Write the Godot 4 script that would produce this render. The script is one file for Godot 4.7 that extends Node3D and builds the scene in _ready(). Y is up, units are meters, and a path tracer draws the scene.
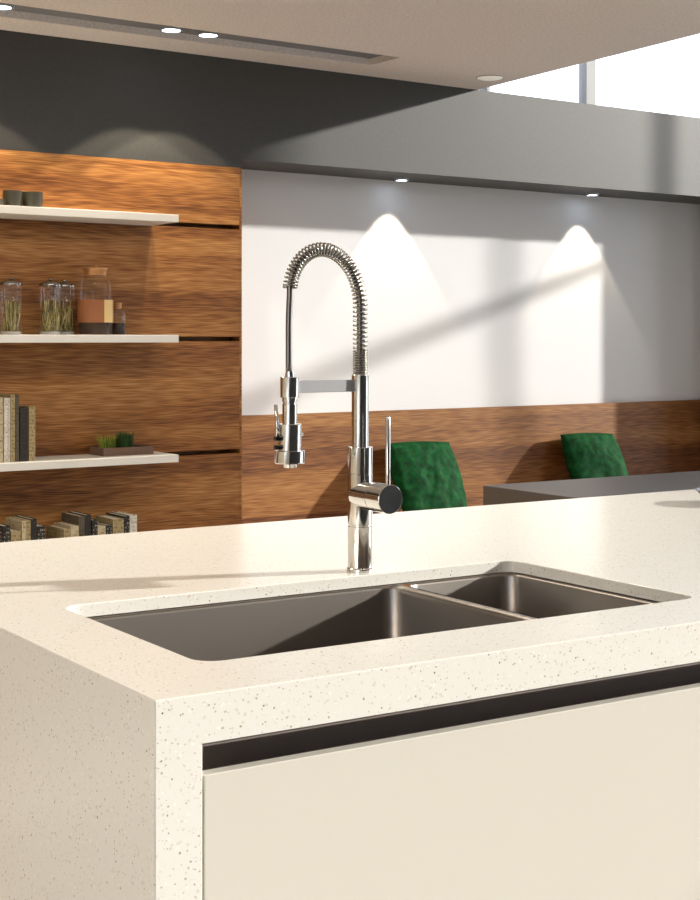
extends Node3D
# A kitchen island with an undermount double sink and spring tap; behind it a wood shelf wall and a bench niche.

const EYE := Vector3(0.0, 1.34, 0.0)
const FOCAL := 1485.93
const WALL_TURN := 2.418      # degrees the back wall is turned against the island
const WALL_FAR := 5.8
const CEIL := 2.608

var M := {}
var taken := {}
var rng := RandomNumberGenerator.new()

# ---------------------------------------------------------------- mesh helpers
func surf() -> SurfaceTool:
	var st := SurfaceTool.new()
	st.begin(Mesh.PRIMITIVE_TRIANGLES)
	st.set_smooth_group(-1)
	return st

func tri(st: SurfaceTool, a: Vector3, b: Vector3, c: Vector3) -> void:
	if (b - a).cross(c - a).length_squared() < 1e-18:
		return
	st.add_vertex(a); st.add_vertex(c); st.add_vertex(b)

func quad(st: SurfaceTool, a: Vector3, b: Vector3, c: Vector3, d: Vector3) -> void:
	tri(st, a, b, c); tri(st, a, c, d)

func ring_rect(x0: float, x1: float, z0: float, z1: float, r: float, n: int, y: float) -> PackedVector3Array:
	var p := PackedVector3Array()
	var cs := [Vector2(x1 - r, z0 + r), Vector2(x0 + r, z0 + r), Vector2(x0 + r, z1 - r), Vector2(x1 - r, z1 - r)]
	for k in 4:
		for i in n:
			var t := (k + float(i) / maxf(1.0, n - 1.0)) * PI / 2
			p.append(Vector3(cs[k].x + r * cos(t), y, cs[k].y - r * sin(t)))
	return p

func ring_circle(r: float, y: float, n: int, c := Vector2.ZERO) -> PackedVector3Array:
	var p := PackedVector3Array()
	for i in n:
		var t := TAU * i / n
		p.append(Vector3(c.x + r * cos(t), y, c.y - r * sin(t)))
	return p

func band(st: SurfaceTool, a: PackedVector3Array, b: PackedVector3Array) -> void:
	var n := a.size()
	for i in n:
		var j := (i + 1) % n
		quad(st, a[i], a[j], b[j], b[i])

func cap(st: SurfaceTool, a: PackedVector3Array, up := true) -> void:
	var c := Vector3.ZERO
	for p in a: c += p
	c /= a.size()
	for i in a.size():
		var j := (i + 1) % a.size()
		if up: tri(st, c, a[i], a[j])
		else: tri(st, c, a[j], a[i])

func rbox(st: SurfaceTool, lo: Vector3, hi: Vector3, b := 0.002) -> void:
	var r0 := ring_rect(lo.x + b, hi.x - b, lo.z + b, hi.z - b, b * 0.3, 2, lo.y)
	var r1 := ring_rect(lo.x, hi.x, lo.z, hi.z, b, 2, lo.y + b)
	var r2 := ring_rect(lo.x, hi.x, lo.z, hi.z, b, 2, hi.y - b)
	var r3 := ring_rect(lo.x + b, hi.x - b, lo.z + b, hi.z - b, b * 0.3, 2, hi.y)
	cap(st, r0, false); band(st, r0, r1); band(st, r1, r2); band(st, r2, r3); cap(st, r3, true)

func box(st: SurfaceTool, lo: Vector3, hi: Vector3) -> void:
	var a := ring_rect(lo.x, hi.x, lo.z, hi.z, 0.0, 1, lo.y)
	var b := ring_rect(lo.x, hi.x, lo.z, hi.z, 0.0, 1, hi.y)
	cap(st, a, false); band(st, a, b); cap(st, b, true)

func prism(st: SurfaceTool, pts: Array, y0: float, y1: float) -> void:   # pts: Vector2(x, z), counter-clockwise from above
	var a := PackedVector3Array(); var b := PackedVector3Array()
	for p in pts:
		a.append(Vector3(p.x, y0, p.y)); b.append(Vector3(p.x, y1, p.y))
	cap(st, a, false); band(st, a, b); cap(st, b, true)

func lathe(st: SurfaceTool, prof: Array, n := 40, xf := Transform3D.IDENTITY) -> void:   # prof: Vector2(radius, height); a repeat of a point starts a hard edge
	var g := 1
	st.set_smooth_group(g)
	for i in prof.size() - 1:
		var p: Vector2 = prof[i]; var q: Vector2 = prof[i + 1]
		if p.is_equal_approx(q):
			g += 1; st.set_smooth_group(g); continue
		band(st, xf * ring_circle(p.x, p.y, n), xf * ring_circle(q.x, q.y, n))
	st.set_smooth_group(-1)

func hard(prof: Array) -> Array:   # doubles every inner point: all edges hard
	var o := []
	for i in prof.size():
		o.append(prof[i])
		if i > 0 and i < prof.size() - 1: o.append(prof[i])
	return o

func tube(st: SurfaceTool, pts: PackedVector3Array, r: float, n := 10, group := 1, ends := true) -> void:
	st.set_smooth_group(group)
	var t := (pts[1] - pts[0]).normalized()
	var u := t.cross(Vector3.UP if absf(t.y) < 0.9 else Vector3.RIGHT).normalized()
	var prev := PackedVector3Array()
	for i in pts.size():
		var tn := (pts[mini(i + 1, pts.size() - 1)] - pts[maxi(i - 1, 0)]).normalized()
		u = (u - tn * u.dot(tn)).normalized()
		var v := tn.cross(u)
		var ring := PackedVector3Array()
		for k in n:
			var a := TAU * k / n
			ring.append(pts[i] + (u * cos(a) + v * sin(a)) * r)
		if i > 0: band(st, prev, ring)
		elif ends: cap(st, ring, false)
		prev = ring
	if ends: cap(st, prev, true)
	st.set_smooth_group(-1)

# ---------------------------------------------------------------- node helpers
func numbered(called: String) -> String:
	var n: int = taken.get(called, 0)
	taken[called] = n + 1
	return called if n == 0 else "%s_%03d" % [called, n]

func mk(st: SurfaceTool, called: String, m: Material, parent: Node, xf := Transform3D.IDENTITY) -> MeshInstance3D:
	st.generate_normals()
	st.index()
	var o := MeshInstance3D.new()
	o.mesh = st.commit()
	o.material_override = m
	o.transform = xf
	o.cast_shadow = GeometryInstance3D.SHADOW_CASTING_SETTING_ON
	o.name = numbered(called) if parent == self else called
	parent.add_child(o, true)
	return o

func thing(called: String, label: String, category: String, xf: Transform3D, group := "") -> Node3D:
	var o := Node3D.new()
	o.name = numbered(called)
	add_child(o)
	o.transform = xf
	tag(o, label, category, group)
	return o

func tag(o: Node, label: String, category: String, group := "", kind := "") -> void:
	o.set_meta("label", label)
	if category: o.set_meta("category", category)
	if group: o.set_meta("group", group)
	if kind: o.set_meta("kind", kind)

func setting(called: String, label: String, category: String, xf := Transform3D.IDENTITY) -> Node3D:
	var o := Node3D.new()
	o.name = called
	add_child(o)
	o.transform = xf
	tag(o, label, category, "", "structure")
	return o

func W(x := 0.0, y := 0.0, w := 0.0) -> Transform3D:   # a place given along, above and in front of the back wall
	var b := Basis(Vector3.UP, deg_to_rad(WALL_TURN))
	return Transform3D(b, b * Vector3(x, 0, w - WALL_FAR) + Vector3(0, y, 0))

func at(p: Vector3) -> Transform3D:
	return Transform3D(Basis.IDENTITY, p)

# ---------------------------------------------------------------- materials
func flat(called: String, c: Color, rough := 0.6, metal := 0.0) -> StandardMaterial3D:
	var m := StandardMaterial3D.new()
	m.resource_name = called
	m.albedo_color = c
	m.roughness = rough
	m.metallic = metal
	M[called] = m
	return m

func rgb(r: float, g: float, b: float) -> Color:
	return Color(r / 255.0, g / 255.0, b / 255.0)

func textured(called: String, img: Image, metres: Vector3, rough := 0.6, offset := Vector3.ZERO) -> StandardMaterial3D:
	var m := flat(called, Color.WHITE, rough)
	m.albedo_texture = ImageTexture.create_from_image(img)
	m.uv1_triplanar = true
	m.uv1_scale = Vector3(1.0 / metres.x, 1.0 / metres.y, 1.0 / metres.z)
	m.uv1_offset = offset
	return m

func noise(seed_: int, freq: float, oct := 3) -> FastNoiseLite:
	var n := FastNoiseLite.new()
	n.seed = seed_
	n.noise_type = FastNoiseLite.TYPE_SIMPLEX_SMOOTH
	n.frequency = freq
	n.fractal_octaves = oct
	return n

func speckled_stone() -> Image:
	var s := 1024
	var img := Image.create(s, s, false, Image.FORMAT_RGB8)
	var base := rgb(225, 223, 216)
	img.fill(base)
	var tones := [[rgb(208, 203, 191), 2600, 0.8, 4.4], [rgb(237, 235, 228), 1500, 1.0, 5.0], [rgb(172, 160, 138), 1300, 0.8, 3.4], [rgb(142, 128, 104), 520, 1.0, 3.6], [rgb(122, 108, 88), 170, 1.0, 3.2], [rgb(92, 80, 64), 50, 1.0, 3.2]]
	for t in tones:
		for i in t[1]:
			var cx := rng.randf() * s
			var cy := rng.randf() * s
			var r := lerpf(t[2], t[3], pow(rng.randf(), 2.2))
			var el := rng.randf_range(0.6, 1.0)
			var ang := rng.randf() * PI
			var c: Color = t[0]
			c = c.lerp(base, rng.randf() * 0.45)
			var k := int(ceil(r)) + 1
			for dy in range(-k, k + 1):
				for dx in range(-k, k + 1):
					var px := dx * cos(ang) + dy * sin(ang)
					var py := (-dx * sin(ang) + dy * cos(ang)) / el
					var d := sqrt(px * px + py * py) / r
					if d < 1.15:
						var x := posmod(int(cx) + dx, s)
						var y := posmod(int(cy) + dy, s)
						img.set_pixel(x, y, img.get_pixel(x, y).lerp(c, clampf((1.15 - d) / 0.3, 0.0, 1.0)))
	return img

func walnut() -> Image:
	var w := 1280
	var h := 1280
	var img := Image.create(w, h, false, Image.FORMAT_RGB8)
	var broad := noise(3, 1.0, 3)
	var warp := noise(9, 1.0, 2)
	var fibre := noise(21, 1.0, 2)
	var pore := noise(33, 1.0, 1)
	var ramp := Gradient.new()
	ramp.offsets = PackedFloat32Array([0.0, 0.28, 0.5, 0.72, 1.0])
	ramp.colors = PackedColorArray([rgb(66, 38, 18), rgb(112, 69, 34), rgb(146, 96, 50), rgb(174, 123, 70), rgb(202, 154, 96)])
	for j in h:
		var y := j * 2.4 / h
		for i in w:
			var x := i * 4.8 / w
			var wy := y + 0.018 * warp.get_noise_2d(x * 0.7, y * 2.0)
			var v := 0.53 + 0.38 * broad.get_noise_2d(x * 0.22, wy * 5.0)
			v += 0.13 * fibre.get_noise_2d(x * 0.6, wy * 52.0)
			v += 0.24 * pore.get_noise_2d(x * 7.0 + 70.0, wy * 175.0)
			img.set_pixel(i, j, ramp.sample(clampf(v, 0.0, 1.0)))
	return img

func mottled(a: Color, b: Color, c: Color, seed_: int, freq: float, s := 256, stretch := 1.0) -> Image:
	var img := Image.create(s, s, false, Image.FORMAT_RGB8)
	var n := noise(seed_, freq, 4)
	var g := noise(seed_ + 5, freq * 3.1, 3)
	for j in s:
		for i in s:
			var v := clampf(0.5 + 0.75 * n.get_noise_2d(i, j * stretch), 0.0, 1.0)
			var u := clampf(0.5 + 0.8 * g.get_noise_2d(i + 300, j * stretch), 0.0, 1.0)
			img.set_pixel(i, j, a.lerp(b, v).lerp(c, u * u * 0.7))
	return img

func spine_print(a: Color, b: Color, seed_: int) -> Image:   # worn cloth with rows of illegible print
	var s := 128
	var img := Image.create(s, s, false, Image.FORMAT_RGB8)
	var r := RandomNumberGenerator.new()
	r.seed = seed_
	img.fill(a)
	for k in 260:
		var c := a.lerp(b, r.randf_range(0.15, 0.4))
		img.fill_rect(Rect2i(r.randi_range(0, s - 1), r.randi_range(0, s - 1), r.randi_range(2, 10), r.randi_range(1, 4)), c)
	for row in 7:
		var y := 6 + row * 18
		for k in 14:
			if r.randf() < 0.6:
				img.fill_rect(Rect2i(6 + k * 9, y + r.randi_range(-1, 2), r.randi_range(3, 8), r.randi_range(4, 11)), a.lerp(b, 0.6))
	return img

func materials() -> void:
	textured("quartz", speckled_stone(), Vector3(0.5, 0.5, 0.5), 0.2)
	M.quartz.metallic_specular = 0.5
	var wd := walnut()
	for k in 3:
		var m := textured("walnut_%d" % k, wd, Vector3(4.8, 2.4, 4.8), 0.42, Vector3([0.73, 0.73, 0.271][k], [0.13, 0.47, 0.8][k], 0.2))
		m.metallic_specular = 0.4
	M.walnut_2.albedo_color = rgb(206, 202, 198)      # same walnut tinted darker, for the niche panel and bench base
	flat("white_lacquer", rgb(238, 237, 233), 0.4)
	flat("cream_gloss", rgb(208, 204, 193), 0.3)
	M.cream_gloss.clearcoat_enabled = true
	M.cream_gloss.clearcoat = 0.4
	M.cream_gloss.clearcoat_roughness = 0.15
	textured("charcoal_paint", mottled(rgb(58, 58, 57), rgb(65, 65, 63), rgb(53, 53, 52), 41, 0.09), Vector3(0.5, 0.5, 0.5), 0.55)
	flat("niche_white", rgb(212, 213, 215), 0.35)
	textured("ceiling_render", mottled(rgb(208, 200, 195), rgb(240, 233, 229), rgb(200, 192, 187), 43, 0.3), Vector3(1.1, 1.1, 1.1), 0.9)
	flat("wall_paint", rgb(230, 220, 202), 0.8)
	flat("slot_grey", rgb(120, 121, 126), 0.6)
	textured("floor_tile", mottled(rgb(204, 199, 191), rgb(212, 207, 200), rgb(194, 189, 182), 47, 0.03), Vector3(1.2, 1.2, 1.2), 0.5)
	flat("channel_dark", rgb(116, 105, 99), 0.5)
	textured("table_stone", mottled(rgb(94, 86, 81), rgb(106, 98, 93), rgb(76, 69, 65), 51, 0.25), Vector3(0.25, 0.25, 0.25), 0.45)
	flat("chrome", rgb(222, 220, 216), 0.06, 1.0)
	flat("brushed_bar", rgb(164, 165, 168), 0.45, 0.8)
	flat("chrome_dark", rgb(60, 58, 57), 0.25, 1.0)
	flat("hose_steel", rgb(132, 128, 124), 0.3, 1.0)
	flat("spring_steel", rgb(142, 138, 132), 0.22, 1.0)
	flat("steel", rgb(142, 136, 130), 0.36, 1.0)
	flat("alu", rgb(160, 163, 167), 0.45, 0.3)
	textured("velvet", mottled(rgb(2, 34, 22), rgb(16, 92, 52), rgb(40, 62, 6), 61, 0.026, 256), Vector3(0.42, 0.42, 0.42), 0.75, Vector3(0.3, 0.1, 0))
	M.velvet.metallic_specular = 0.15
	var gl := flat("pane_glass", Color(0.95, 0.97, 0.98, 0.05), 0.02)
	gl.transparency = BaseMaterial3D.TRANSPARENCY_ALPHA
	var jg := flat("jar_glass", Color(0.86, 0.88, 0.86, 0.02), 0.03)
	jg.transparency = BaseMaterial3D.TRANSPARENCY_ALPHA
	var ag := flat("bottle_glass", Color(0.80, 0.66, 0.48, 0.025), 0.04)
	ag.transparency = BaseMaterial3D.TRANSPARENCY_ALPHA
	jg.metallic_specular = 0.5
	ag.metallic_specular = 0.3
	flat("lid_chrome", rgb(150, 148, 146), 0.15, 1.0)
	flat("lid_copper", rgb(204, 152, 104), 0.3, 0.6)
	textured("band_wood", mottled(rgb(164, 104, 66), rgb(184, 124, 82), rgb(136, 82, 50), 71, 0.12), Vector3(0.08, 0.08, 0.08), 0.6)
	flat("band_pale", rgb(238, 206, 140), 0.6)
	flat("ink", rgb(70, 45, 28), 0.7)
	textured("coffee", mottled(rgb(42, 26, 18), rgb(62, 40, 28), rgb(30, 20, 14), 75, 0.3, 128), Vector3(0.05, 0.05, 0.05), 0.8)
	flat("stalk_pale", rgb(196, 182, 108), 0.7)
	flat("stalk_olive", rgb(120, 108, 48), 0.7)
	flat("glass_base", rgb(214, 214, 206), 0.2)
	textured("stoneware", mottled(rgb(50, 48, 38), rgb(70, 68, 54), rgb(36, 34, 28), 77, 0.08, 128), Vector3(0.1, 0.1, 0.1), 0.35)
	textured("tray_wood", mottled(rgb(118, 92, 74), rgb(136, 108, 88), rgb(94, 72, 58), 79, 0.05, 128, 6.0), Vector3(0.15, 0.15, 0.15), 0.7)
	textured("soil", mottled(rgb(44, 44, 46), rgb(66, 66, 70), rgb(24, 22, 22), 81, 0.2, 128), Vector3(0.06, 0.06, 0.06), 0.9)
	flat("grass_light", rgb(160, 176, 62), 0.6)
	flat("grass_dark", rgb(70, 104, 30), 0.6)
	flat("leaf_dark", rgb(46, 78, 28), 0.6)
	for k in ["grass_light", "grass_dark", "leaf_dark"]:
		M[k].backlight_enabled = true
		M[k].backlight = M[k].albedo_color * 0.5
	flat("paper", rgb(232, 226, 210), 0.9)
	var covers := {"tan": [rgb(176, 158, 118), rgb(96, 80, 52)], "white": [rgb(228, 224, 214), rgb(150, 140, 120)], "black": [rgb(44, 41, 38), rgb(80, 74, 66)], "piebald": [rgb(30, 28, 27), rgb(226, 220, 206)], "grey": [rgb(96, 88, 72), rgb(54, 48, 40)], "cream": [rgb(206, 192, 158), rgb(120, 104, 74)]}
	var i := 0
	for k in covers:
		textured("book_" + k, spine_print(covers[k][0], covers[k][1], 90 + i), Vector3(0.11, 0.11, 0.11), 0.7)
		i += 1
	var lamp := flat("lamp_glow", Color.WHITE, 0.4)
	lamp.emission_enabled = true
	lamp.emission = Color(0.86, 0.92, 1.0)
	lamp.emission_energy_multiplier = 14.0
	flat("frame_grey", rgb(140, 143, 147), 0.5)
	var cover := flat("lamp_cover", rgb(226, 224, 220), 0.5)
	cover.emission_enabled = true
	cover.emission = Color(1.0, 0.97, 0.92)
	cover.emission_energy_multiplier = 0.22
	flat("dish_metal", rgb(74, 70, 66), 0.3, 0.9)
	flat("paving", rgb(186, 180, 170), 0.9)

# ---------------------------------------------------------------- the scene
func _ready() -> void:
	rng.seed = 20240
	# camera
	var cam := Camera3D.new()
	cam.name = "camera"
	add_child(cam)
	cam.position = EYE
	cam.rotation_degrees.y = -32.865
	cam.set_frustum(0.05 * 900.0 / FOCAL, Vector2(0, -0.05 * 111.0 / FOCAL), 0.05, 200.0)
	cam.current = true
	# sky and exposure
	var env := Environment.new()
	env.background_mode = Environment.BG_SKY
	var sky := Sky.new()
	var ps := ProceduralSkyMaterial.new()
	ps.sky_top_color = Color(0.80, 0.87, 0.97)
	ps.sky_horizon_color = Color(0.97, 0.97, 0.98)
	ps.ground_bottom_color = Color(0.60, 0.57, 0.53)
	ps.ground_horizon_color = Color(0.75, 0.73, 0.70)
	ps.sky_energy_multiplier = 1.75
	ps.ground_energy_multiplier = 1.0
	sky.sky_material = ps
	env.sky = sky
	env.tonemap_mode = Environment.TONE_MAPPER_LINEAR
	env.tonemap_exposure = 1.09
	env.sdfgi_enabled = true
	env.ssao_enabled = true
	env.ssil_enabled = true
	var we := WorldEnvironment.new()
	we.environment = env
	we.name = "environment"
	add_child(we)
	# low sun from the right through the tall glazing
	var sun := DirectionalLight3D.new()
	sun.name = "sun"
	add_child(sun)
	var to_sun := (W().basis * Vector3(1.0, 0.312, 0.385)).normalized()
	sun.basis = Basis.looking_at(-to_sun, Vector3.UP)
	sun.light_color = Color(1.0, 0.98, 0.945)
	sun.light_energy = 2.9
	sun.light_angular_distance = 1.6
	sun.shadow_enabled = true

	materials()
	shell()
	glazing()
	shelf_wall()
	niche()
	ceiling_lamps()
	island()
	sink()
	tap()
	table_and_dish()
	shelf_things()

const EDGE_A := 4.898      # where the low ceiling ends, at the back wall
const EDGE_SLOPE := -0.092
func edge(w: float) -> float: return EDGE_A + EDGE_SLOPE * w

const X0 := -2.4
const X1 := 9.2
const W1 := 9.4

func shell() -> void:
	var st := surf()
	var f := setting("floor", "pale beige stone floor of the kitchen", "floor", W())
	box(st, Vector3(X0 - 0.3, -0.2, -0.6), Vector3(X1 + 0.3, 0.0, W1 + 0.3))
	mk(st, "floor_slab", M.floor_tile, f)
	st = surf()
	var g := setting("terrace", "pale paving outside the glazing", "paving", W())
	box(st, Vector3(-40, -0.3, -30), Vector3(60, -0.21, 50))
	mk(st, "paving", M.paving, g)
	# low ceiling with a lighting slot along the back wall
	var c := setting("ceiling", "warm white textured low ceiling with a long lighting slot", "ceiling", W())
	st = surf()
	var a := 0.24
	var b := 0.465
	var e := 4.05
	var t := CEIL + 0.22
	prism(st, [Vector2(X0, a), Vector2(edge(a), a), Vector2(edge(0), 0), Vector2(X0, 0)].map(func(v): return v), CEIL, t)
	prism(st, [Vector2(e, b), Vector2(edge(b), b), Vector2(edge(a), a), Vector2(e, a)], CEIL, t)
	prism(st, [Vector2(X0, W1), Vector2(edge(W1), W1), Vector2(edge(b), b), Vector2(X0, b)], CEIL, t)
	mk(st, "ceiling_board", M.ceiling_render, c)
	st = surf()
	box(st, Vector3(X0, CEIL + 0.03, a - 0.02), Vector3(e + 0.02, t, b + 0.02))
	mk(st, "lighting_slot", M.slot_grey, c)
	# unseen raised roof, set high so sunlight clears the low ceiling edge
	st = surf()
	var r := setting("ceiling_raised", "white unseen raised ceiling over the glazed side of the room", "ceiling", W())
	prism(st, [Vector2(edge(W1) - 0.3, W1 + 0.3), Vector2(X1 + 0.3, W1 + 0.3), Vector2(X1 + 0.3, -0.5), Vector2(edge(W1) - 0.3, -0.5)], 4.4, 4.6)
	mk(st, "ceiling_board", M.wall_paint, r)
	st = surf()
	prism(st, [Vector2(edge(W1) - 0.15, W1), Vector2(edge(W1), W1), Vector2(edge(0), 0), Vector2(edge(0) - 0.15, 0)], t, 4.4)
	mk(st, "fascia", M.wall_paint, r)
	# walls out of view
	var l := setting("wall_left", "warm white wall with an added window", "wall", W())
	st = surf()
	box(st, Vector3(X0 - 0.3, 0, -0.5), Vector3(X0, 0.8, W1)); box(st, Vector3(X0 - 0.3, 2.4, -0.5), Vector3(X0, t, W1))
	box(st, Vector3(X0 - 0.3, 0.8, -0.5), Vector3(X0, 2.4, 4.6)); box(st, Vector3(X0 - 0.3, 0.8, 7.6), Vector3(X0, 2.4, W1))
	mk(st, "plaster", M.wall_paint, l)
	var rw := setting("added_wall_right", "added unseen charcoal wall that keeps the sun off the shelf wall", "wall", W())  # unseen wall section, added to block the sun from the wood shelves
	st = surf()
	box(st, Vector3(X1 - 0.1, 0, 2.181), Vector3(X1 + 0.2, 4.4, 4.919))
	mk(st, "plaster", M.charcoal_paint, rw)
	var k := setting("wall_front", "charcoal wall facing the shelf wall", "wall", W())
	st = surf()
	box(st, Vector3(X0 - 0.3, 0, W1), Vector3(X1 + 0.3, 4.4, W1 + 0.3))
	mk(st, "plaster", M.charcoal_paint, k)

func glazing() -> void:
	var pane_t := 0.006
	# unseen tall glazing on the right, bars placed to cast shadows on the back wall
	var g := setting("window_1", "tall unseen glazing with slim aluminium frame", "window", W())
	var posts := [0.06, 1.13, 2.14, 4.96, 8.1, W1 - 0.06]
	for p in posts:
		var st := surf()
		rbox(st, Vector3(X1 - 0.015, 0, p - 0.02), Vector3(X1 + 0.015, 4.4, p + 0.02))
		mk(st, "mullion", M.alu, g)
	for i in posts.size() - 1:
		if i == 2: continue      # the added sun-blocking wall stands here
		var st := surf()
		rbox(st, Vector3(X1 - 0.03, 2.695, posts[i] + 0.02), Vector3(X1 + 0.03, 2.755, posts[i + 1] - 0.02))
		mk(st, "transom", M.alu, g)
		for yy in [[0.0, 2.695], [2.755, 4.4]]:
			st = surf()
			box(st, Vector3(X1 - pane_t / 2, yy[0], posts[i] + 0.02), Vector3(X1 + pane_t / 2, yy[1], posts[i + 1] - 0.02))
			mk(st, "pane", M.pane_glass, g)
	# clerestory above the back wall
	var c := setting("window_2", "clerestory window above the charcoal wall", "window", W())
	var xs := [4.93, 5.0, 5.73, 7.4, X1 - 0.06]
	var hw := [0.012, 0.011, 0.037, 0.037, 0.03]
	for i in xs.size():
		var st := surf()
		rbox(st, Vector3(xs[i] - hw[i], CEIL, -0.09), Vector3(xs[i] + hw[i], 4.4, -0.03))
		mk(st, "mullion", M.frame_grey, c)
		if i > 0:
			st = surf()
			box(st, Vector3(xs[i - 1] + hw[i - 1], CEIL, -0.063), Vector3(xs[i] - hw[i], 4.4, -0.057))
			mk(st, "pane", M.pane_glass, c)
	# unseen window added in the left wall to light the island end
	var l := setting("window_3", "added unseen window in the left wall that lets in fill light", "window", W())
	var ws := [4.63, 6.1, 7.57]
	for i in ws.size():
		var st := surf()
		rbox(st, Vector3(X0 - 0.2, 0.8, ws[i] - 0.03), Vector3(X0 - 0.12, 2.4, ws[i] + 0.03))
		mk(st, "mullion", M.alu, l)
		if i > 0:
			st = surf()
			box(st, Vector3(X0 - 0.163, 0.8, ws[i - 1] + 0.03), Vector3(X0 - 0.157, 2.4, ws[i] - 0.03))
			mk(st, "pane", M.pane_glass, l)

const WOOD_R := 3.502       # right end of the wood shelf wall
const NICHE := -0.34
const NICHE_R := 7.0
const SOFFIT := 2.158

func shelf_wall() -> void:
	var bh := setting("wall_upper", "charcoal upper wall above the wood shelves and the niche", "wall", W())
	var st := surf()
	box(st, Vector3(X0, SOFFIT, -0.5), Vector3(X1, CEIL, 0.0))
	box(st, Vector3(X0, 2.118, -0.5), Vector3(WOOD_R, SOFFIT, 0.0))
	mk(st, "bulkhead", M.charcoal_paint, bh)
	var w := setting("wall_back", "walnut panelled shelf wall with dark shadow gaps", "wall", W())
	st = surf()
	box(st, Vector3(X0, 0, -0.5), Vector3(WOOD_R, 2.118, -0.09))
	mk(st, "backing", M.walnut_1, w)
	var nb := setting("wall_niche", "white back of the niche with a walnut panel along its foot", "wall", W())
	st = surf()
	box(st, Vector3(WOOD_R, 0, -0.5), Vector3(NICHE_R, SOFFIT, NICHE))
	mk(st, "niche_back", M.niche_white, nb)
	st = surf()
	rbox(st, Vector3(WOOD_R, 0.42, NICHE - 0.004), Vector3(NICHE_R, 0.972, NICHE + 0.03), 0.0015)
	mk(st, "wood_panel", M.walnut_2, nb)
	var pr := setting("wall_pier", "charcoal pier at the end of the niche", "wall", W())
	st = surf()
	box(st, Vector3(NICHE_R, 0, -0.5), Vector3(X1, SOFFIT, 0.0))
	mk(st, "plaster", M.charcoal_paint, pr)
	# wood panels with shadow gaps
	var ys := [[1.856, 2.118], [1.350, 1.836], [0.842, 1.330], [0.334, 0.822], [0.02, 0.314]]
	var xs := [X0, -0.9, 1.3, WOOD_R]
	for i in ys.size():
		for j in 3:
			st = surf()
			rbox(st, Vector3(xs[j] + 0.002, ys[i][0], -0.09), Vector3(xs[j + 1] - (0.0125 if j == 2 else 0.0), ys[i][1], 0.0), 0.0015)
			mk(st, "wood_panel", M["walnut_%d" % (i % 2)], w)
	st = surf()
	box(st, Vector3(WOOD_R - 0.012, 0.02, -0.09), Vector3(WOOD_R, 2.118, -0.001))
	mk(st, "end_stile", M.walnut_1, w)
	# white shelves in the gaps
	var tops := [1.866, 1.357, 0.851, 0.344]
	var what := ["white floating shelf carrying the dark stoneware cups", "white floating shelf carrying the glass jars", "white floating shelf carrying upright books and the planted tray", "white floating shelf carrying the row of short old books"]
	for i in 4:
		st = surf()
		rbox(st, Vector3(-4.2, -0.032, 0.0005), Vector3(0, 0, 0.25), 0.0015)
		var o := mk(st, "floating_shelf", M.white_lacquer, self, W(3.04, tops[i], 0.0))
		tag(o, what[i], "shelf", "floating shelves on the wood wall")

func niche() -> void:
	var b := thing("bench", "low walnut bench seat along the foot of the white niche", "bench", W(WOOD_R, 0, NICHE))
	var len := NICHE_R - WOOD_R
	var st := surf()
	rbox(st, Vector3(0.003, 0.36, 0.002), Vector3(len - 0.003, 0.418, 0.52), 0.003)
	mk(st, "seat", M.walnut_1, b)
	st = surf()
	box(st, Vector3(0.003, 0.0, 0.002), Vector3(len - 0.003, 0.36, 0.48))
	mk(st, "base", M.walnut_2, b)
	# cushions
	cushion("green velvet scatter cushion on the bench behind the spring tap", W(4.725, 0.425, -0.10), 0.425, 3)
	cushion("green velvet scatter cushion on the bench behind the dark table", W(5.93, 0.425, -0.10), 0.425, 8)
	# spots in the soffit
	for x in [4.585, 5.93]:
		var o := thing("recessed_spotlight", "bright recessed spotlight in the niche soffit, above the cushion behind the %s" % ("tap" if x < 5 else "table"), "spotlight", W(x, SOFFIT, -0.225), "soffit spotlights")
		spot(o, 0.034, 35.0, 0.4, 0.012)

func cushion(label: String, xf: Transform3D, s: float, seed_: int) -> void:
	var st := surf()
	var n := 30
	var nz := noise(seed_, 5.0, 3)
	var half := func(side: float) -> Array:
		var rows := []
		for j in n + 1:
			var row := PackedVector3Array()
			var v := -1.0 + 2.0 * j / n
			for i in n + 1:
				var u := -1.0 + 2.0 * i / n
				var bow_u := 1.0 - 0.02 * (1.0 - v * v)
				var bow_v := 1.0 - 0.02 * (1.0 - u * u)
				var k := pow(maxf(0.0, (1.0 - u * u) * (1.0 - v * v)), 0.42)
				var z := side * (0.004 * (1.0 - absf(u)) + 0.058 * k) + 0.014 * k * nz.get_noise_2d(u * 0.4, v * 0.4 + side)
				row.append(Vector3(u * sqrt(1.0 - 0.13 * v * v) * bow_u * s * 0.55, (v * sqrt(1.0 - 0.10 * u * u) * bow_v + 1.0) * s / 2, z))
			rows.append(row)
		return rows
	st.set_smooth_group(1)
	for side in [1.0, -1.0]:
		var rows: Array = half.call(side)
		for j in n:
			for i in n:
				if side > 0: quad(st, rows[j][i], rows[j][i + 1], rows[j + 1][i + 1], rows[j + 1][i])
				else: quad(st, rows[j][i], rows[j + 1][i], rows[j + 1][i + 1], rows[j][i + 1])
	st.set_smooth_group(-1)
	var o := mk(st, "scatter_cushion", M.velvet, self, xf * Transform3D(Basis(Vector3.RIGHT, deg_to_rad(-24)) * Basis(Vector3.UP, deg_to_rad(4)), Vector3.ZERO))
	tag(o, label, "cushion", "green cushions on the bench")

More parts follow.
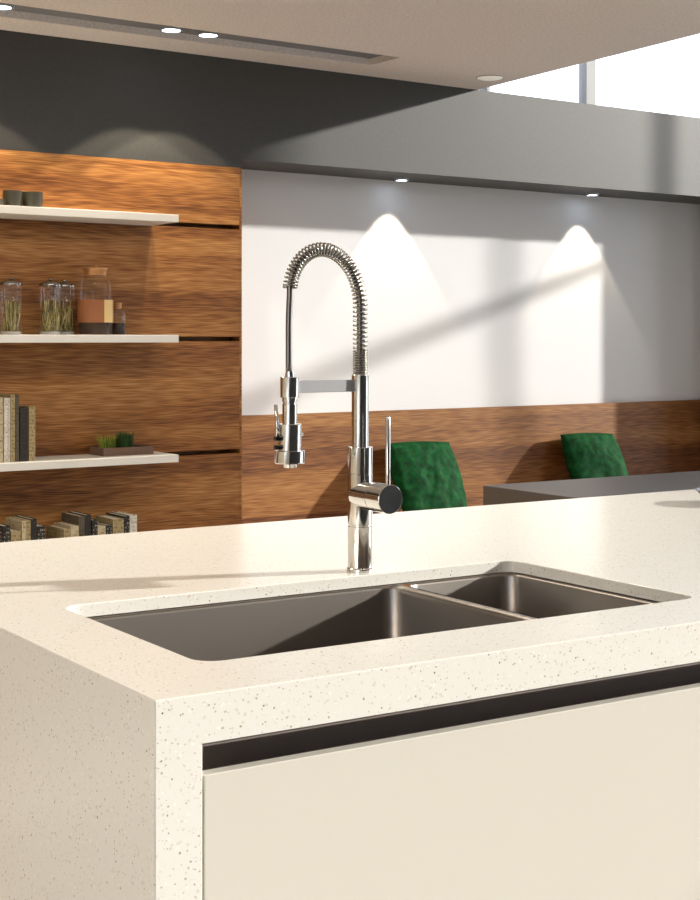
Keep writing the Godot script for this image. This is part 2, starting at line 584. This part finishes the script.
func spot(o: Node3D, r: float, half_angle: float, energy: float, drop: float) -> void:   # a round can, its trim ring, its lens and its light; the node sits at the surface it is let into
	var st := surf()
	lathe(st, hard([Vector2(r * 0.86, 0.0), Vector2(r * 0.86, -drop), Vector2(r * 1.08, -drop), Vector2(r * 1.12, 0.0)].map(func(v): return v)), 32)
	mk(st, "trim_ring", M.alu, o)
	st = surf()
	lathe(st, hard([Vector2(0.0, -drop * 0.8), Vector2(r * 0.86, -drop * 0.8), Vector2(r * 0.86, -drop * 0.3), Vector2(0.0, -drop * 0.3)]), 32)
	mk(st, "lens", M.lamp_glow, o)
	var l := SpotLight3D.new()
	l.name = "beam"
	o.add_child(l)
	l.position = Vector3(0, -drop - 0.004, 0)
	l.rotation_degrees.x = -90
	l.spot_angle = half_angle
	l.spot_angle_attenuation = 0.12
	l.spot_range = 14.0
	l.spot_attenuation = 2.0
	l.light_energy = energy
	l.light_color = Color(1.0, 0.93, 0.82)
	l.light_size = 0.012
	l.shadow_enabled = true

func ceiling_lamps() -> void:
	for x in [2.03, 2.21, 2.95, 3.125]:
		var o := thing("recessed_spotlight", "bright round spotlight in the ceiling slot, %s from the end of the slot" % {3.125: "first", 2.95: "second", 2.21: "third", 2.03: "fourth"}[x], "spotlight", W(x, CEIL + 0.03, 0.35), "ceiling slot spotlights")
		spot(o, 0.045, 45.0, 0.62, 0.022)
	var d := thing("flush_downlight", "small flush white round downlight near the end of the ceiling", "spotlight", W(4.714, CEIL, 0.312))
	var st := surf()
	lathe(st, [Vector2(0.0, -0.008), Vector2(0.05, -0.008), Vector2(0.05, -0.008), Vector2(0.062, -0.004), Vector2(0.064, 0.0)], 36)
	mk(st, "cover", M.lamp_cover, d)
	st = surf()
	lathe(st, hard([Vector2(0.0645, 0.0), Vector2(0.0645, -0.003), Vector2(0.068, -0.003), Vector2(0.068, 0.0)]), 36)
	mk(st, "trim_ring", M.frame_grey, d)
	added_fill_lamp("added unseen fill lamp on the ceiling over the aisle beside the waterfall end", W(-0.75, CEIL, 3.6), 2.2)
	added_fill_lamp("added unseen fill lamp on the ceiling between island and wood shelf wall", W(1.7, CEIL, 2.3) * Transform3D(Basis(Vector3.UP, PI / 2), Vector3.ZERO), 3.0)

func added_fill_lamp(label: String, xf: Transform3D, energy: float) -> void:  # unseen lamp, added to brighten the island end, shelves and worktop
	var p := thing("added_fill_lamp", label, "lamp", xf, "added fill lamps on the ceiling")
	var st := surf()
	rbox(st, Vector3(-0.15, -0.05, -1.2), Vector3(0.15, 0.0, 1.2), 0.004)
	mk(st, "housing", M.alu, p)
	st = surf()
	rbox(st, Vector3(-0.14, -0.056, -1.19), Vector3(0.14, -0.051, 1.19), 0.002)
	mk(st, "diffuser", M.lamp_cover, p)
	var al := AreaLight3D.new()
	al.name = "glow"
	p.add_child(al)
	al.position = Vector3(0, -0.06, 0)
	al.rotation_degrees.x = -90
	al.area_size = Vector2(0.28, 2.38)
	al.light_energy = energy
	al.light_color = Color(1.0, 0.95, 0.87)
	al.area_range = 14.0
	al.area_attenuation = 2.0
	al.shadow_enabled = true

# ---------------------------------------------------------------- island
const IX0 := 0.746
const IX1 := 3.75
const IZ0 := -2.968
const IZ1 := -1.572
const TOP := 0.92
const HX0 := 0.884
const HX1 := 1.79
const HZ0 := -2.207
const HZ1 := -1.722

func island() -> void:
	var o := thing("worktop", "speckled cream quartz island worktop with waterfall end and sink cut-out", "worktop", at(Vector3(IX0, 0, IZ1)))
	var n := 10
	var d := Vector3(-IX0, 0, -IZ1)
	var st := surf()
	var c := 0.0013
	var rings := [
		ring_rect(IX0 + 0.06, IX1 - 0.06, IZ0 + 0.06, IZ1 - 0.06, 0.001, n, 0.861),
		ring_rect(IX0, IX1, IZ0, IZ1, c, n, 0.861),
		ring_rect(IX0, IX1, IZ0, IZ1, c, n, TOP - c),
		ring_rect(IX0 + c, IX1 - c, IZ0 + c, IZ1 - c, c * 0.5, n, TOP),
		ring_rect(HX0 - c, HX1 + c, HZ0 - c, HZ1 + c, 0.034 + c, n, TOP),
		ring_rect(HX0, HX1, HZ0, HZ1, 0.034, n, TOP - c),
		ring_rect(HX0, HX1, HZ0, HZ1, 0.034, n, 0.899),
		ring_rect(HX0 - 0.03, HX1 + 0.03, HZ0 - 0.012, HZ1 + 0.03, 0.05, n, 0.899)]
	for i in rings.size() - 1: band(st, rings[i], rings[i + 1])
	mk(st, "top", M.quartz, o, at(d))
	for x in [[IX0, 0.808], [IX1 - 0.062, IX1]]:
		st = surf()
		var r0 := ring_rect(x[0], x[1], IZ0, IZ1, c, 2, 0.0)
		var r1 := ring_rect(x[0], x[1], IZ0, IZ1, c, 2, 0.8611)
		cap(st, r0, false); band(st, r0, r1); cap(st, r1, true)
		mk(st, "waterfall_end", M.quartz, o, at(d))
	# drawer units under the worktop
	var units := [[0.810, 2.21], [2.213, 3.685]]
	for i in 2:
		var a: float = units[i][0]
		var b: float = units[i][1]
		var u := thing("drawer_unit", ["cream gloss drawer unit with a dark grip channel beside the waterfall end", "cream gloss drawer unit with a dark grip channel farther along the island"][i], "cabinet", at(Vector3(a, 0, IZ1)), "drawer units of the island")
		var l := b - a
		st = surf()
		box(st, Vector3(0, 0.1, -0.14), Vector3(l, 0.62, -0.055))
		mk(st, "front_rail", M.cream_gloss, u)
		st = surf()
		box(st, Vector3(0, 0.1, IZ0 - IZ1 + 0.02), Vector3(l, 0.62, IZ0 - IZ1 + 0.04))
		mk(st, "back_panel", M.cream_gloss, u)
		st = surf()   # grip channel: a folded profile open to the front
		box(st, Vector3(0.0, 0.8565, -0.055), Vector3(l, 0.8595, -0.003))
		box(st, Vector3(0.0, 0.74, -0.058), Vector3(l, 0.8595, -0.055))
		box(st, Vector3(0.0, 0.737, -0.058), Vector3(l, 0.740, -0.024))
		mk(st, "grip_channel", M.channel_dark, u)
		for y in [[0.47, 0.8225], [0.11, 0.466]]:
			st = surf()
			rbox(st, Vector3(0.0015, y[0], -0.022), Vector3(l - 0.0015, y[1], -0.002), 0.0012)
			mk(st, "drawer_front", M.cream_gloss, u)
		st = surf()
		box(st, Vector3(0, 0.0, -0.1), Vector3(l, 0.1, -0.08))
		mk(st, "plinth", M.channel_dark, u)

func bowl(st: SurfaceTool, x0: float, x1: float, z0: float, z1: float) -> void:
	var y1 := 0.897
	var y0 := 0.70
	var n := 12
	var rings := [ring_rect(x0 - 0.004, x1 + 0.004, z0 - 0.004, z1 + 0.004, 0.034, n, y1), ring_rect(x0 - 0.001, x1 + 0.001, z0 - 0.001, z1 + 0.001, 0.031, n, y1 - 0.001), ring_rect(x0, x1, z0, z1, 0.030, n, y1 - 0.004)]
	rings.append(ring_rect(x0 + 0.006, x1 - 0.006, z0 + 0.006, z1 - 0.006, 0.028, n, y0 + 0.035))
	for k in 6:
		var t := (k + 1) / 6.0 * PI / 2
		var ins := 0.006 + 0.035 * (1.0 - cos(t))
		rings.append(ring_rect(x0 + ins, x1 - ins, z0 + ins, z1 - ins, 0.026, n, y0 + 0.035 * (1.0 - sin(t))))
	st.set_smooth_group(1)
	for i in rings.size() - 1: band(st, rings[i], rings[i + 1])
	cap(st, rings[-1], true)
	st.set_smooth_group(-1)

func sink() -> void:
	var o := thing("sink", "stainless steel undermount double bowl sink set in the island worktop", "sink", at(Vector3(1.32, 0.7, -1.96)))
	var d := at(-Vector3(1.32, 0.7, -1.96))
	var mid := [1.512, 1.536]
	var boxes := [[HX0 + 0.012, mid[0]], [mid[1], HX1 - 0.012]]
	for b in boxes:
		var st := surf()
		bowl(st, b[0], b[1], HZ0 + 0.012, HZ1 - 0.012)
		mk(st, "bowl", M.steel, o, d)
		st = surf()
		var c := Vector2((b[0] + b[1]) / 2, -1.99)
		var prof := [Vector2(0.0, 0.698), Vector2(0.045, 0.698), Vector2(0.055, 0.7025), Vector2(0.045, 0.704), Vector2(0.036, 0.7015), Vector2(0.0, 0.7015)]
		lathe(st, hard(prof), 32, Transform3D(Basis.IDENTITY, Vector3(c.x, 0, c.y)))
		mk(st, "drain", M.steel, o, d)
	# flange under the stone and the bridge between the bowls
	var st := surf()
	var n := 10
	band(st, ring_rect(HX0 - 0.022, HX1 + 0.022, HZ0 - 0.010, HZ1 + 0.022, 0.08, n, 0.8975), ring_rect(HX0 + 0.009, HX1 - 0.009, HZ0 + 0.009, HZ1 - 0.009, 0.032, n, 0.8975))
	mk(st, "flange", M.steel, o, d)
	st = surf()
	var r := 0.014
	var rows := []
	for z in [HZ0 - 0.002, HZ0 + 0.03, HZ1 - 0.03, HZ1 + 0.002]:
		var row := PackedVector3Array()
		for k in 13:
			var t := PI * k / 12.0
			row.append(Vector3(1.524 + r * cos(t) , 0.886 + 0.0115 * sin(t), z))
		rows.append(row)
	st.set_smooth_group(1)
	for j in rows.size() - 1:
		for k in 12:
			quad(st, rows[j][k], rows[j][k + 1], rows[j + 1][k + 1], rows[j + 1][k])
	st.set_smooth_group(-1)
	mk(st, "bridge", M.steel, o, d)

func tap() -> void:
	var o := thing("kitchen_tap", "tall chrome kitchen tap with a spring hose arch and side lever", "tap", at(Vector3(1.477, TOP, -2.252)))
	var st := surf()
	lathe(st, hard([Vector2(0.0, 0.0), Vector2(0.0245, 0.0), Vector2(0.0245, 0.005), Vector2(0.0228, 0.007), Vector2(0.0228, 0.081), Vector2(0.0212, 0.082), Vector2(0.0212, 0.0845), Vector2(0.0228, 0.0855), Vector2(0.0228, 0.175), Vector2(0.0218, 0.1757), Vector2(0.0218, 0.177), Vector2(0.0228, 0.1777), Vector2(0.0228, 0.2238), Vector2(0.0222, 0.2245), Vector2(0.0, 0.2245)]), 56)
	mk(st, "body", M.chrome, o)
	st = surf()
	lathe(st, hard([Vector2(0.0155, 0.223), Vector2(0.0155, 0.3545), Vector2(0.0148, 0.3555), Vector2(0.0, 0.3555)]), 48)
	mk(st, "riser_pipe", M.chrome, o)
	# holder arm between riser and spray head
	st = surf()
	rbox(st, Vector3(-0.135, 0.325, -0.005), Vector3(-0.012, 0.3465, 0.005), 0.0008)
	mk(st, "holder_arm", M.brushed_bar, o)
	# spring and hose
	var reach := 0.148
	var path := PackedVector3Array()
	for k in 28: path.append(Vector3(0, lerpf(0.350, 0.478, k / 27.0), 0))
	var cx := -reach / 2
	var nn := 70
	for k in range(1, nn + 1):
		var t := PI * k / nn * 0.965
		path.append(Vector3(cx + cos(t) * reach / 2, 0.478 + sin(t) * 0.090 + 0.022 * k / nn, 0))
	var hose := path.duplicate()
	var last := path[-1]
	for k in range(1, 12): hose.append(Vector3(lerpf(last.x, -reach - 0.002, smoothstep(0, 5, k)), lerpf(last.y, 0.362, k / 11.0), 0))
	st = surf()
	tube(st, hose, 0.0058, 14)
	mk(st, "hose", M.hose_steel, o)
	st = surf()
	var curve := Curve3D.new()
	for p in path: curve.add_point(p)
	var total := curve.get_baked_length()
	var coil := PackedVector3Array()
	var s := 0.0
	var ph := 0.0
	while s < total:
		var p := curve.sample_baked(s)
		var tn := (curve.sample_baked(minf(s + 0.002, total)) - curve.sample_baked(maxf(s - 0.002, 0.0))).normalized()
		var side := Vector3(0, 0, 1)
		var out := tn.cross(side).normalized()
		coil.append(p + (out * cos(ph) + side * sin(ph)) * 0.0120)
		var pitch := 0.0068
		if s < 0.05: pitch = 0.0045
		elif s < 0.165: pitch = 0.0082
		elif s > total - 0.006: pitch = 0.004
		ph += TAU / 18
		s += pitch / 18
	tube(st, coil, 0.0017, 8)
	mk(st, "spring", M.spring_steel, o)
	# spray head
	var hx := Vector3(-reach, 0, 0)
	st = surf()
	lathe(st, hard([Vector2(0.0, 0.363), Vector2(0.0075, 0.363), Vector2(0.0085, 0.353), Vector2(0.0, 0.353)].map(func(v): return Vector2(v.x, v.y))), 28)
	mk(st, "hose_collar", M.chrome, o, at(hx))
	st = surf()
	lathe(st, hard([Vector2(0.0, 0.268), Vector2(0.0132, 0.268), Vector2(0.0132, 0.3055), Vector2(0.0118, 0.3065), Vector2(0.0118, 0.309), Vector2(0.0136, 0.31), Vector2(0.0136, 0.3165), Vector2(0.0168, 0.3175), Vector2(0.0168, 0.3525), Vector2(0.0160, 0.3535), Vector2(0.0, 0.3535)]), 40)
	mk(st, "holder_sleeve", M.chrome, o, at(hx))
	st = surf()
	lathe(st, hard([Vector2(0.0, 0.194), Vector2(0.012, 0.194), Vector2(0.013, 0.2015), Vector2(0.026, 0.2015), Vector2(0.0268, 0.203), Vector2(0.0268, 0.2235), Vector2(0.0205, 0.2245), Vector2(0.0205, 0.270), Vector2(0.0198, 0.271), Vector2(0.0, 0.271)]), 44)
	var head := mk(st, "spray_head", M.chrome, o, at(hx))
	st = surf()
	tube(st, PackedVector3Array([Vector3(-0.024, 0.243, 0.0), Vector3(-0.025, 0.262, 0.0), Vector3(-0.0285, 0.306, 0.0)]), 0.0034, 12)
	mk(st, "trigger", M.chrome, head)
	for y in [0.246, 0.2305]:
		st = surf()
		tube(st, PackedVector3Array([Vector3(-0.033, y, 0.004), Vector3(-0.017, y, 0.004)]), 0.0042, 14)
		mk(st, "pivot", M.chrome_dark, head)
	st = surf()
	tube(st, PackedVector3Array([Vector3(0.0195, 0.252, 0.004), Vector3(0.0235, 0.252, 0.004)]), 0.003, 10)
	mk(st, "stud", M.chrome, head)
	# side valve with its lever
	var along := Transform3D(Basis(Vector3.RIGHT, Vector3(0, 0, 1), Vector3(0, -1, 0)), Vector3(0, 0.138, 0))
	st = surf()
	lathe(st, hard([Vector2(0.0252, 0.0), Vector2(0.0252, 0.052), Vector2(0.0242, 0.0526), Vector2(0.0242, 0.054), Vector2(0.0258, 0.0546), Vector2(0.0258, 0.0966), Vector2(0.0250, 0.0975), Vector2(0.0, 0.0975)]), 56)
	var valve := mk(st, "valve", M.chrome, o, along)
	st = surf()
	tube(st, PackedVector3Array([Vector3(0.002, 0.086, -0.022), Vector3(0.002, 0.086, -0.143)]), 0.0046, 18, 1, false)
	lathe(st, hard([Vector2(0.0046, 0.0), Vector2(0.0040, 0.001), Vector2(0.0, 0.001)]), 18, Transform3D(Basis(Vector3.RIGHT, Vector3(0, 0, -1), Vector3(0, 1, 0)), Vector3(0.002, 0.086, -0.143)))
	mk(st, "lever", M.chrome, valve)

func table_and_dish() -> void:
	var t := thing("dining_table", "dark grey stone dining table in front of the bench", "table", at(Vector3(3.70, 0, -4.74)))
	var st := surf()
	rbox(st, Vector3(0, 0.65, 0), Vector3(2.2, 0.75, 0.9), 0.002)
	mk(st, "table_top", M.table_stone, t)
	for x in [0.0, 2.12]:
		st = surf()
		rbox(st, Vector3(x + 0.002, 0.0, 0.002), Vector3(x + 0.078, 0.652, 0.898), 0.002)
		mk(st, "panel_leg", M.table_stone, t)
	var d := thing("shallow_dish", "small dark metal footed dish on the far side of the worktop", "dish", at(Vector3(2.882, TOP, -2.668)))
	st = surf()
	lathe(st, [Vector2(0.0, 0.0), Vector2(0.034, 0.0), Vector2(0.034, 0.0), Vector2(0.036, 0.008), Vector2(0.036, 0.008), Vector2(0.05, 0.012), Vector2(0.075, 0.021), Vector2(0.088, 0.034), Vector2(0.088, 0.034), Vector2(0.085, 0.034), Vector2(0.085, 0.034), Vector2(0.072, 0.024), Vector2(0.048, 0.015), Vector2(0.0, 0.013)], 40)
	mk(st, "dish_bowl", M.dish_metal, d)

# ---------------------------------------------------------------- things on the shelves
func book(x: float, y: float, w: float, th: float, h: float, deep: float, cover: String, label: String, group: String) -> void:
	var o := thing("book", label, "book", W(x, y, w), group)
	var st := surf()
	var t := 0.0022
	rbox(st, Vector3(0, 0, -deep), Vector3(t, h, -0.001), 0.0005)
	rbox(st, Vector3(th - t, 0, -deep), Vector3(th, h, -0.001), 0.0005)
	rbox(st, Vector3(0, 0, -t), Vector3(th, h, 0), 0.0006)
	mk(st, "cover", M["book_" + cover], o)
	st = surf()
	box(st, Vector3(t, 0.003, -deep + 0.003), Vector3(th - t, h - 0.003, -t))
	mk(st, "pages", M.paper, o)

func shelf_things() -> void:
	# upright books on the third shelf
	var tall := [[2.224, 0.024, 0.248, "grey"], [2.249, 0.029, 0.256, "cream"], [2.283, 0.016, 0.255, "white"], [2.301, 0.007, 0.255, "white"], [2.310, 0.019, 0.268, "tan"], [2.331, 0.015, 0.267, "grey"], [2.350, 0.034, 0.215, "black"], [2.388, 0.027, 0.218, "tan"]]
	var tall_label := ["grey cloth book at the outer end of the tall books", "cream book with worn print on the shelf below the jars", "white spined book standing next to the cream one", "very thin white book between white and tan books", "tallest tan mottled book on the shelf below the jars", "tall narrow grey book beside the short black one", "short thick black book on the shelf with the planted tray", "short tan mottled book ending the row nearest the planted tray"]
	for i in tall.size():
		var b: Array = tall[i]
		book(b[0], 0.851, 0.2, b[1], b[2], 0.17, b[3], tall_label[i], "upright books on the third shelf")
	var low := [[2.278, 0.030, 0.254, "piebald"], [2.312, 0.042, 0.231, "tan"], [2.358, 0.017, 0.269, "cream"], [2.376, 0.019, 0.271, "tan"], [2.396, 0.025, 0.274, "black"], [2.422, 0.038, 0.243, "piebald"], [2.539, 0.030, 0.223, "tan"], [2.570, 0.034, 0.233, "cream"], [2.605, 0.026, 0.271, "grey"], [2.632, 0.027, 0.274, "black"], [2.663, 0.026, 0.251, "piebald"], [2.690, 0.035, 0.224, "cream"], [2.726, 0.027, 0.226, "piebald"], [2.758, 0.050, 0.248, "tan"], [2.809, 0.026, 0.257, "piebald"], [2.836, 0.033, 0.259, "white"]]
	var low_label := ["black and white printed book starting the bottom shelf row", "thick short tan book beside the first black and white printed one", "thin cream book between the short tan and the thin tan books", "thin tan book between the thin cream and the black books", "plain black book beside the thin tan one on the bottom shelf", "low black and white printed book before the gap in the bottom row", "shortest tan book just after the gap in the bottom row", "cream book standing against the dark pair in the bottom row", "dark grey brown book, one of the tall dark pair in the bottom row", "tall black book, one of the tall dark pair in the bottom row", "black and white printed book beside the tall dark pair", "low cream book between two black and white printed books", "narrow low black and white printed book beside the thick tan one", "thickest tan book towards the free end of the bottom row", "narrow black and white printed book beside the last white one", "white patterned book ending the bottom row at its free end"]
	for i in low.size():
		var b: Array = low[i]
		book(b[0], 0.344, 0.2, b[1], b[2], 0.17, b[3], low_label[i], "short old books on the bottom shelf")
	# stalk jars
	jar(2.345, 0.12, "tall glass jar of dried stalks standing apart from the others")
	jar(2.511, 0.13, "tall glass jar of pale stalks in front of another jar")
	jar(2.608, 0.05, "tall glass jar of stalks between a jar and the corked bottle jar")
	bottle_jar()
	# cups on the top shelf
	for c in [[2.347, 0.13, 0.039, 0.070, "dark stoneware cup at the back of the top shelf behind the low dish"], [2.436, 0.12, 0.042, 0.070, "dark stoneware cup nearest the free end of the top shelf"]]:
		var st := surf()
		var r: float = c[2]
		var h: float = c[3]
		lathe(st, [Vector2(0, 0), Vector2(r * 0.86, 0), Vector2(r * 0.86, 0), Vector2(r * 0.94, 0.006), Vector2(r, h * 0.5), Vector2(r, h), Vector2(r, h), Vector2(r - 0.004, h), Vector2(r - 0.004, h), Vector2(r - 0.004, h * 0.5), Vector2(r * 0.8, 0.008), Vector2(0, 0.007)], 32)
		var o := mk(st, "cup", M.stoneware, self, W(c[0], 1.866, c[1]))
		tag(o, c[4], "cup", "stoneware cups")
	var st := surf()
	lathe(st, [Vector2(0, 0), Vector2(0.022, 0), Vector2(0.022, 0), Vector2(0.034, 0.02), Vector2(0.036, 0.03), Vector2(0.036, 0.03), Vector2(0.033, 0.03), Vector2(0.033, 0.03), Vector2(0.02, 0.006), Vector2(0, 0.005)], 30)
	var o := mk(st, "small_dish", M.stoneware, self, W(2.262, 1.866, 0.16))
	tag(o, "low dark stoneware dish on the top shelf beside the cups", "dish")
	planter()

func jar(x: float, w: float, label: String) -> void:
	var y := 1.357
	var o := thing("storage_jar", label, "jar", W(x, y, w), "glass jars of stalks")
	var r := 0.045
	var h := 0.2
	var st := surf()
	lathe(st, [Vector2(0, 0.0), Vector2(r - 0.003, 0.0), Vector2(r, 0.003), Vector2(r, h)], 40)
	mk(st, "glass", M.jar_glass, o)
	st = surf()
	lathe(st, hard([Vector2(0, 0.002), Vector2(r - 0.004, 0.002), Vector2(r - 0.004, 0.013), Vector2(0, 0.013)]), 36)
	mk(st, "thick_base", M.glass_base, o)
	st = surf()
	lathe(st, [Vector2(0, h + 0.0005), Vector2(r + 0.001, h + 0.0005), Vector2(r + 0.001, h + 0.0005), Vector2(r + 0.001, h + 0.008), Vector2(r - 0.006, h + 0.015), Vector2(r * 0.5, h + 0.019), Vector2(0, h + 0.020)], 36)
	var lid := mk(st, "lid", M.lid_chrome, o)
	st = surf()
	lathe(st, [Vector2(0.0, h + 0.018), Vector2(0.004, h + 0.019), Vector2(0.008, h + 0.024), Vector2(0.008, h + 0.028), Vector2(0.004, h + 0.031), Vector2(0, h + 0.0315)], 18)
	mk(st, "knob", M.lid_chrome, lid)
	# the stalks inside
	for k in 2:
		st = surf()
		for i in [44, 40][k]:
			var a := rng.randf() * TAU
			var q := sqrt(rng.randf()) * (r - 0.010)
			var a2 := a + rng.randf_range(-1.6, 1.6)
			var q2 := sqrt(rng.randf()) * (r - 0.009)
			var hh := rng.randf_range(0.08, 0.145)
			tube(st, PackedVector3Array([Vector3(q * cos(a), 0.0165, q * sin(a)), Vector3(lerpf(q * cos(a), q2 * cos(a2), 0.5) * 1.05, hh * 0.5, lerpf(q * sin(a), q2 * sin(a2), 0.5)), Vector3(q2 * cos(a2), hh, q2 * sin(a2))]), rng.randf_range(0.0012, 0.0023), 5)
		var s := mk(st, "dried_stalks", [M.stalk_pale, M.stalk_olive][k], o)
		s.set_meta("kind", "stuff")

func bottle_jar() -> void:
	var y := 1.357
	var o := thing("bottle_jar", "large glass bottle jar with copper lid and wooden label band", "jar", W(2.717, y, 0.12) * Transform3D(Basis.from_scale(Vector3(1, 1.065, 1)), Vector3.ZERO))
	var st := surf()
	var prof := [Vector2(0, 0.0), Vector2(0.066, 0.0), Vector2(0.070, 0.004), Vector2(0.072, 0.05), Vector2(0.0725, 0.16), Vector2(0.0725, 0.192), Vector2(0.070, 0.208), Vector2(0.063, 0.222), Vector2(0.052, 0.230), Vector2(0.047, 0.233)]
	lathe(st, prof, 48)
	mk(st, "glass", M.bottle_glass, o)
	st = surf()
	lathe(st, [Vector2(0, 0.2325), Vector2(0.046, 0.2325), Vector2(0.046, 0.2325), Vector2(0.049, 0.252), Vector2(0.052, 0.254), Vector2(0.052, 0.262), Vector2(0.048, 0.264), Vector2(0.02, 0.266), Vector2(0, 0.266)], 40)
	var lid := mk(st, "lid", M.lid_copper, o)
	st = surf()
	lathe(st, [Vector2(0, 0.265), Vector2(0.005, 0.266), Vector2(0.007, 0.269), Vector2(0.005, 0.274), Vector2(0, 0.275)], 16)
	mk(st, "knob", M.lid_copper, lid)
	st = surf()
	lathe(st, hard([Vector2(0, 0.003), Vector2(0.068, 0.003), Vector2(0.0695, 0.052), Vector2(0, 0.054)]), 40)
	mk(st, "coffee", M.coffee, o)
	st = surf()
	lathe(st, hard([Vector2(0.0732, 0.048), Vector2(0.0752, 0.048), Vector2(0.0752, 0.137), Vector2(0.0732, 0.137)]), 48)
	var bd := mk(st, "label_band", M.band_wood, o)
	# pale patch wrapped on the band, with a small printed mark and stitches
	st = surf()
	st.set_smooth_group(1)
	var arc := func(a0: float, a1: float, y0: float, y1: float, r: float) -> void:
		for k in 8:
			var p := lerpf(a0, a1, k / 8.0)
			var q := lerpf(a0, a1, (k + 1) / 8.0)
			quad(st, Vector3(r * sin(p), y0, r * cos(p)), Vector3(r * sin(q), y0, r * cos(q)), Vector3(r * sin(q), y1, r * cos(q)), Vector3(r * sin(p), y1, r * cos(p)))
	arc.call(0.05, 0.75, 0.0485, 0.1365, 0.0757)
	mk(st, "pale_label", M.band_pale, bd)
	st = surf()
	arc.call(0.30, 0.38, 0.083, 0.092, 0.0761); arc.call(0.42, 0.47, 0.083, 0.088, 0.0761)
	for k in 4: arc.call(-0.03, 0.03, 0.052 + k * 0.019, 0.062 + k * 0.019, 0.0761)
	mk(st, "print", M.ink, bd)
	# the small stoppered bottle beside it
	var s := thing("small_bottle", "small stoppered glass bottle half hidden by the large bottle jar", "bottle", W(2.852, y, 0.05))
	st = surf()
	lathe(st, [Vector2(0, 0.0), Vector2(0.034, 0.0), Vector2(0.037, 0.003), Vector2(0.037, 0.085), Vector2(0.032, 0.104), Vector2(0.020, 0.114), Vector2(0.018, 0.118)], 36)
	mk(st, "glass", M.jar_glass, s)
	st = surf()
	lathe(st, hard([Vector2(0, 0.002), Vector2(0.034, 0.003), Vector2(0.034, 0.05), Vector2(0, 0.052)]), 32)
	mk(st, "coffee", M.coffee, s)
	st = surf()
	lathe(st, hard([Vector2(0, 0.112), Vector2(0.017, 0.112), Vector2(0.020, 0.137), Vector2(0, 0.138)]), 24)
	mk(st, "stopper", M.lid_copper, s)

func planter() -> void:
	var o := thing("planter_tray", "low wooden tray planted with tufts of grass on the shelf end", "planter", W(2.735, 0.851, 0.16))
	var lx := 0.232
	var d := 0.14
	var h := 0.034
	var st := surf()
	rbox(st, Vector3(0, 0, -0.008), Vector3(lx, h, 0), 0.0008)
	rbox(st, Vector3(0, 0, -d), Vector3(lx, h, -d + 0.008), 0.0008)
	rbox(st, Vector3(0, 0, -d + 0.008), Vector3(0.008, h, -0.008), 0.0008)
	rbox(st, Vector3(lx - 0.008, 0, -d + 0.008), Vector3(lx, h, -0.008), 0.0008)
	box(st, Vector3(0.008, 0.001, -d + 0.008), Vector3(lx - 0.008, 0.008, -0.008))
	mk(st, "tray", M.tray_wood, o)
	st = surf()
	box(st, Vector3(0.008, 0.008, -d + 0.008), Vector3(lx - 0.008, h - 0.005, -0.008))
	mk(st, "soil", M.soil, o)
	for t in [[0.045, -0.065, 0.07, 190, "grass_light", 0.9], [0.06, -0.06, 0.055, 120, "grass_dark", 0.8], [0.135, -0.075, 0.075, 220, "leaf_dark", 0.45]]:
		st = surf()
		for i in t[3]:
			var a := rng.randf() * TAU
			var q := sqrt(rng.randf()) * 0.028
			var b := Vector3(t[0] + q * cos(a) * 1.3, h - 0.006, t[1] + q * sin(a))
			var ln: float = t[2] * rng.randf_range(0.45, 1.0)
			var lean: float = t[5] * rng.randf_range(0.2, 0.75)
			var dr := Vector3(cos(a), 0, sin(a))
			var sd := Vector3(-sin(a), 0, cos(a)) * (0.0008 if t[5] > 0.5 else 0.0028)
			var m := b + dr * lean * ln * 0.35 + Vector3.UP * ln * 0.6
			var e := b + dr * lean * ln + Vector3.UP * ln * 0.95
			quad(st, b - sd, b + sd, m + sd, m - sd)
			tri(st, m - sd, m + sd, e)
		var g := mk(st, "grass_tuft" if t[4] != "leaf_dark" else "leafy_tuft", M[t[4]], o)
		g.set_meta("kind", "stuff")
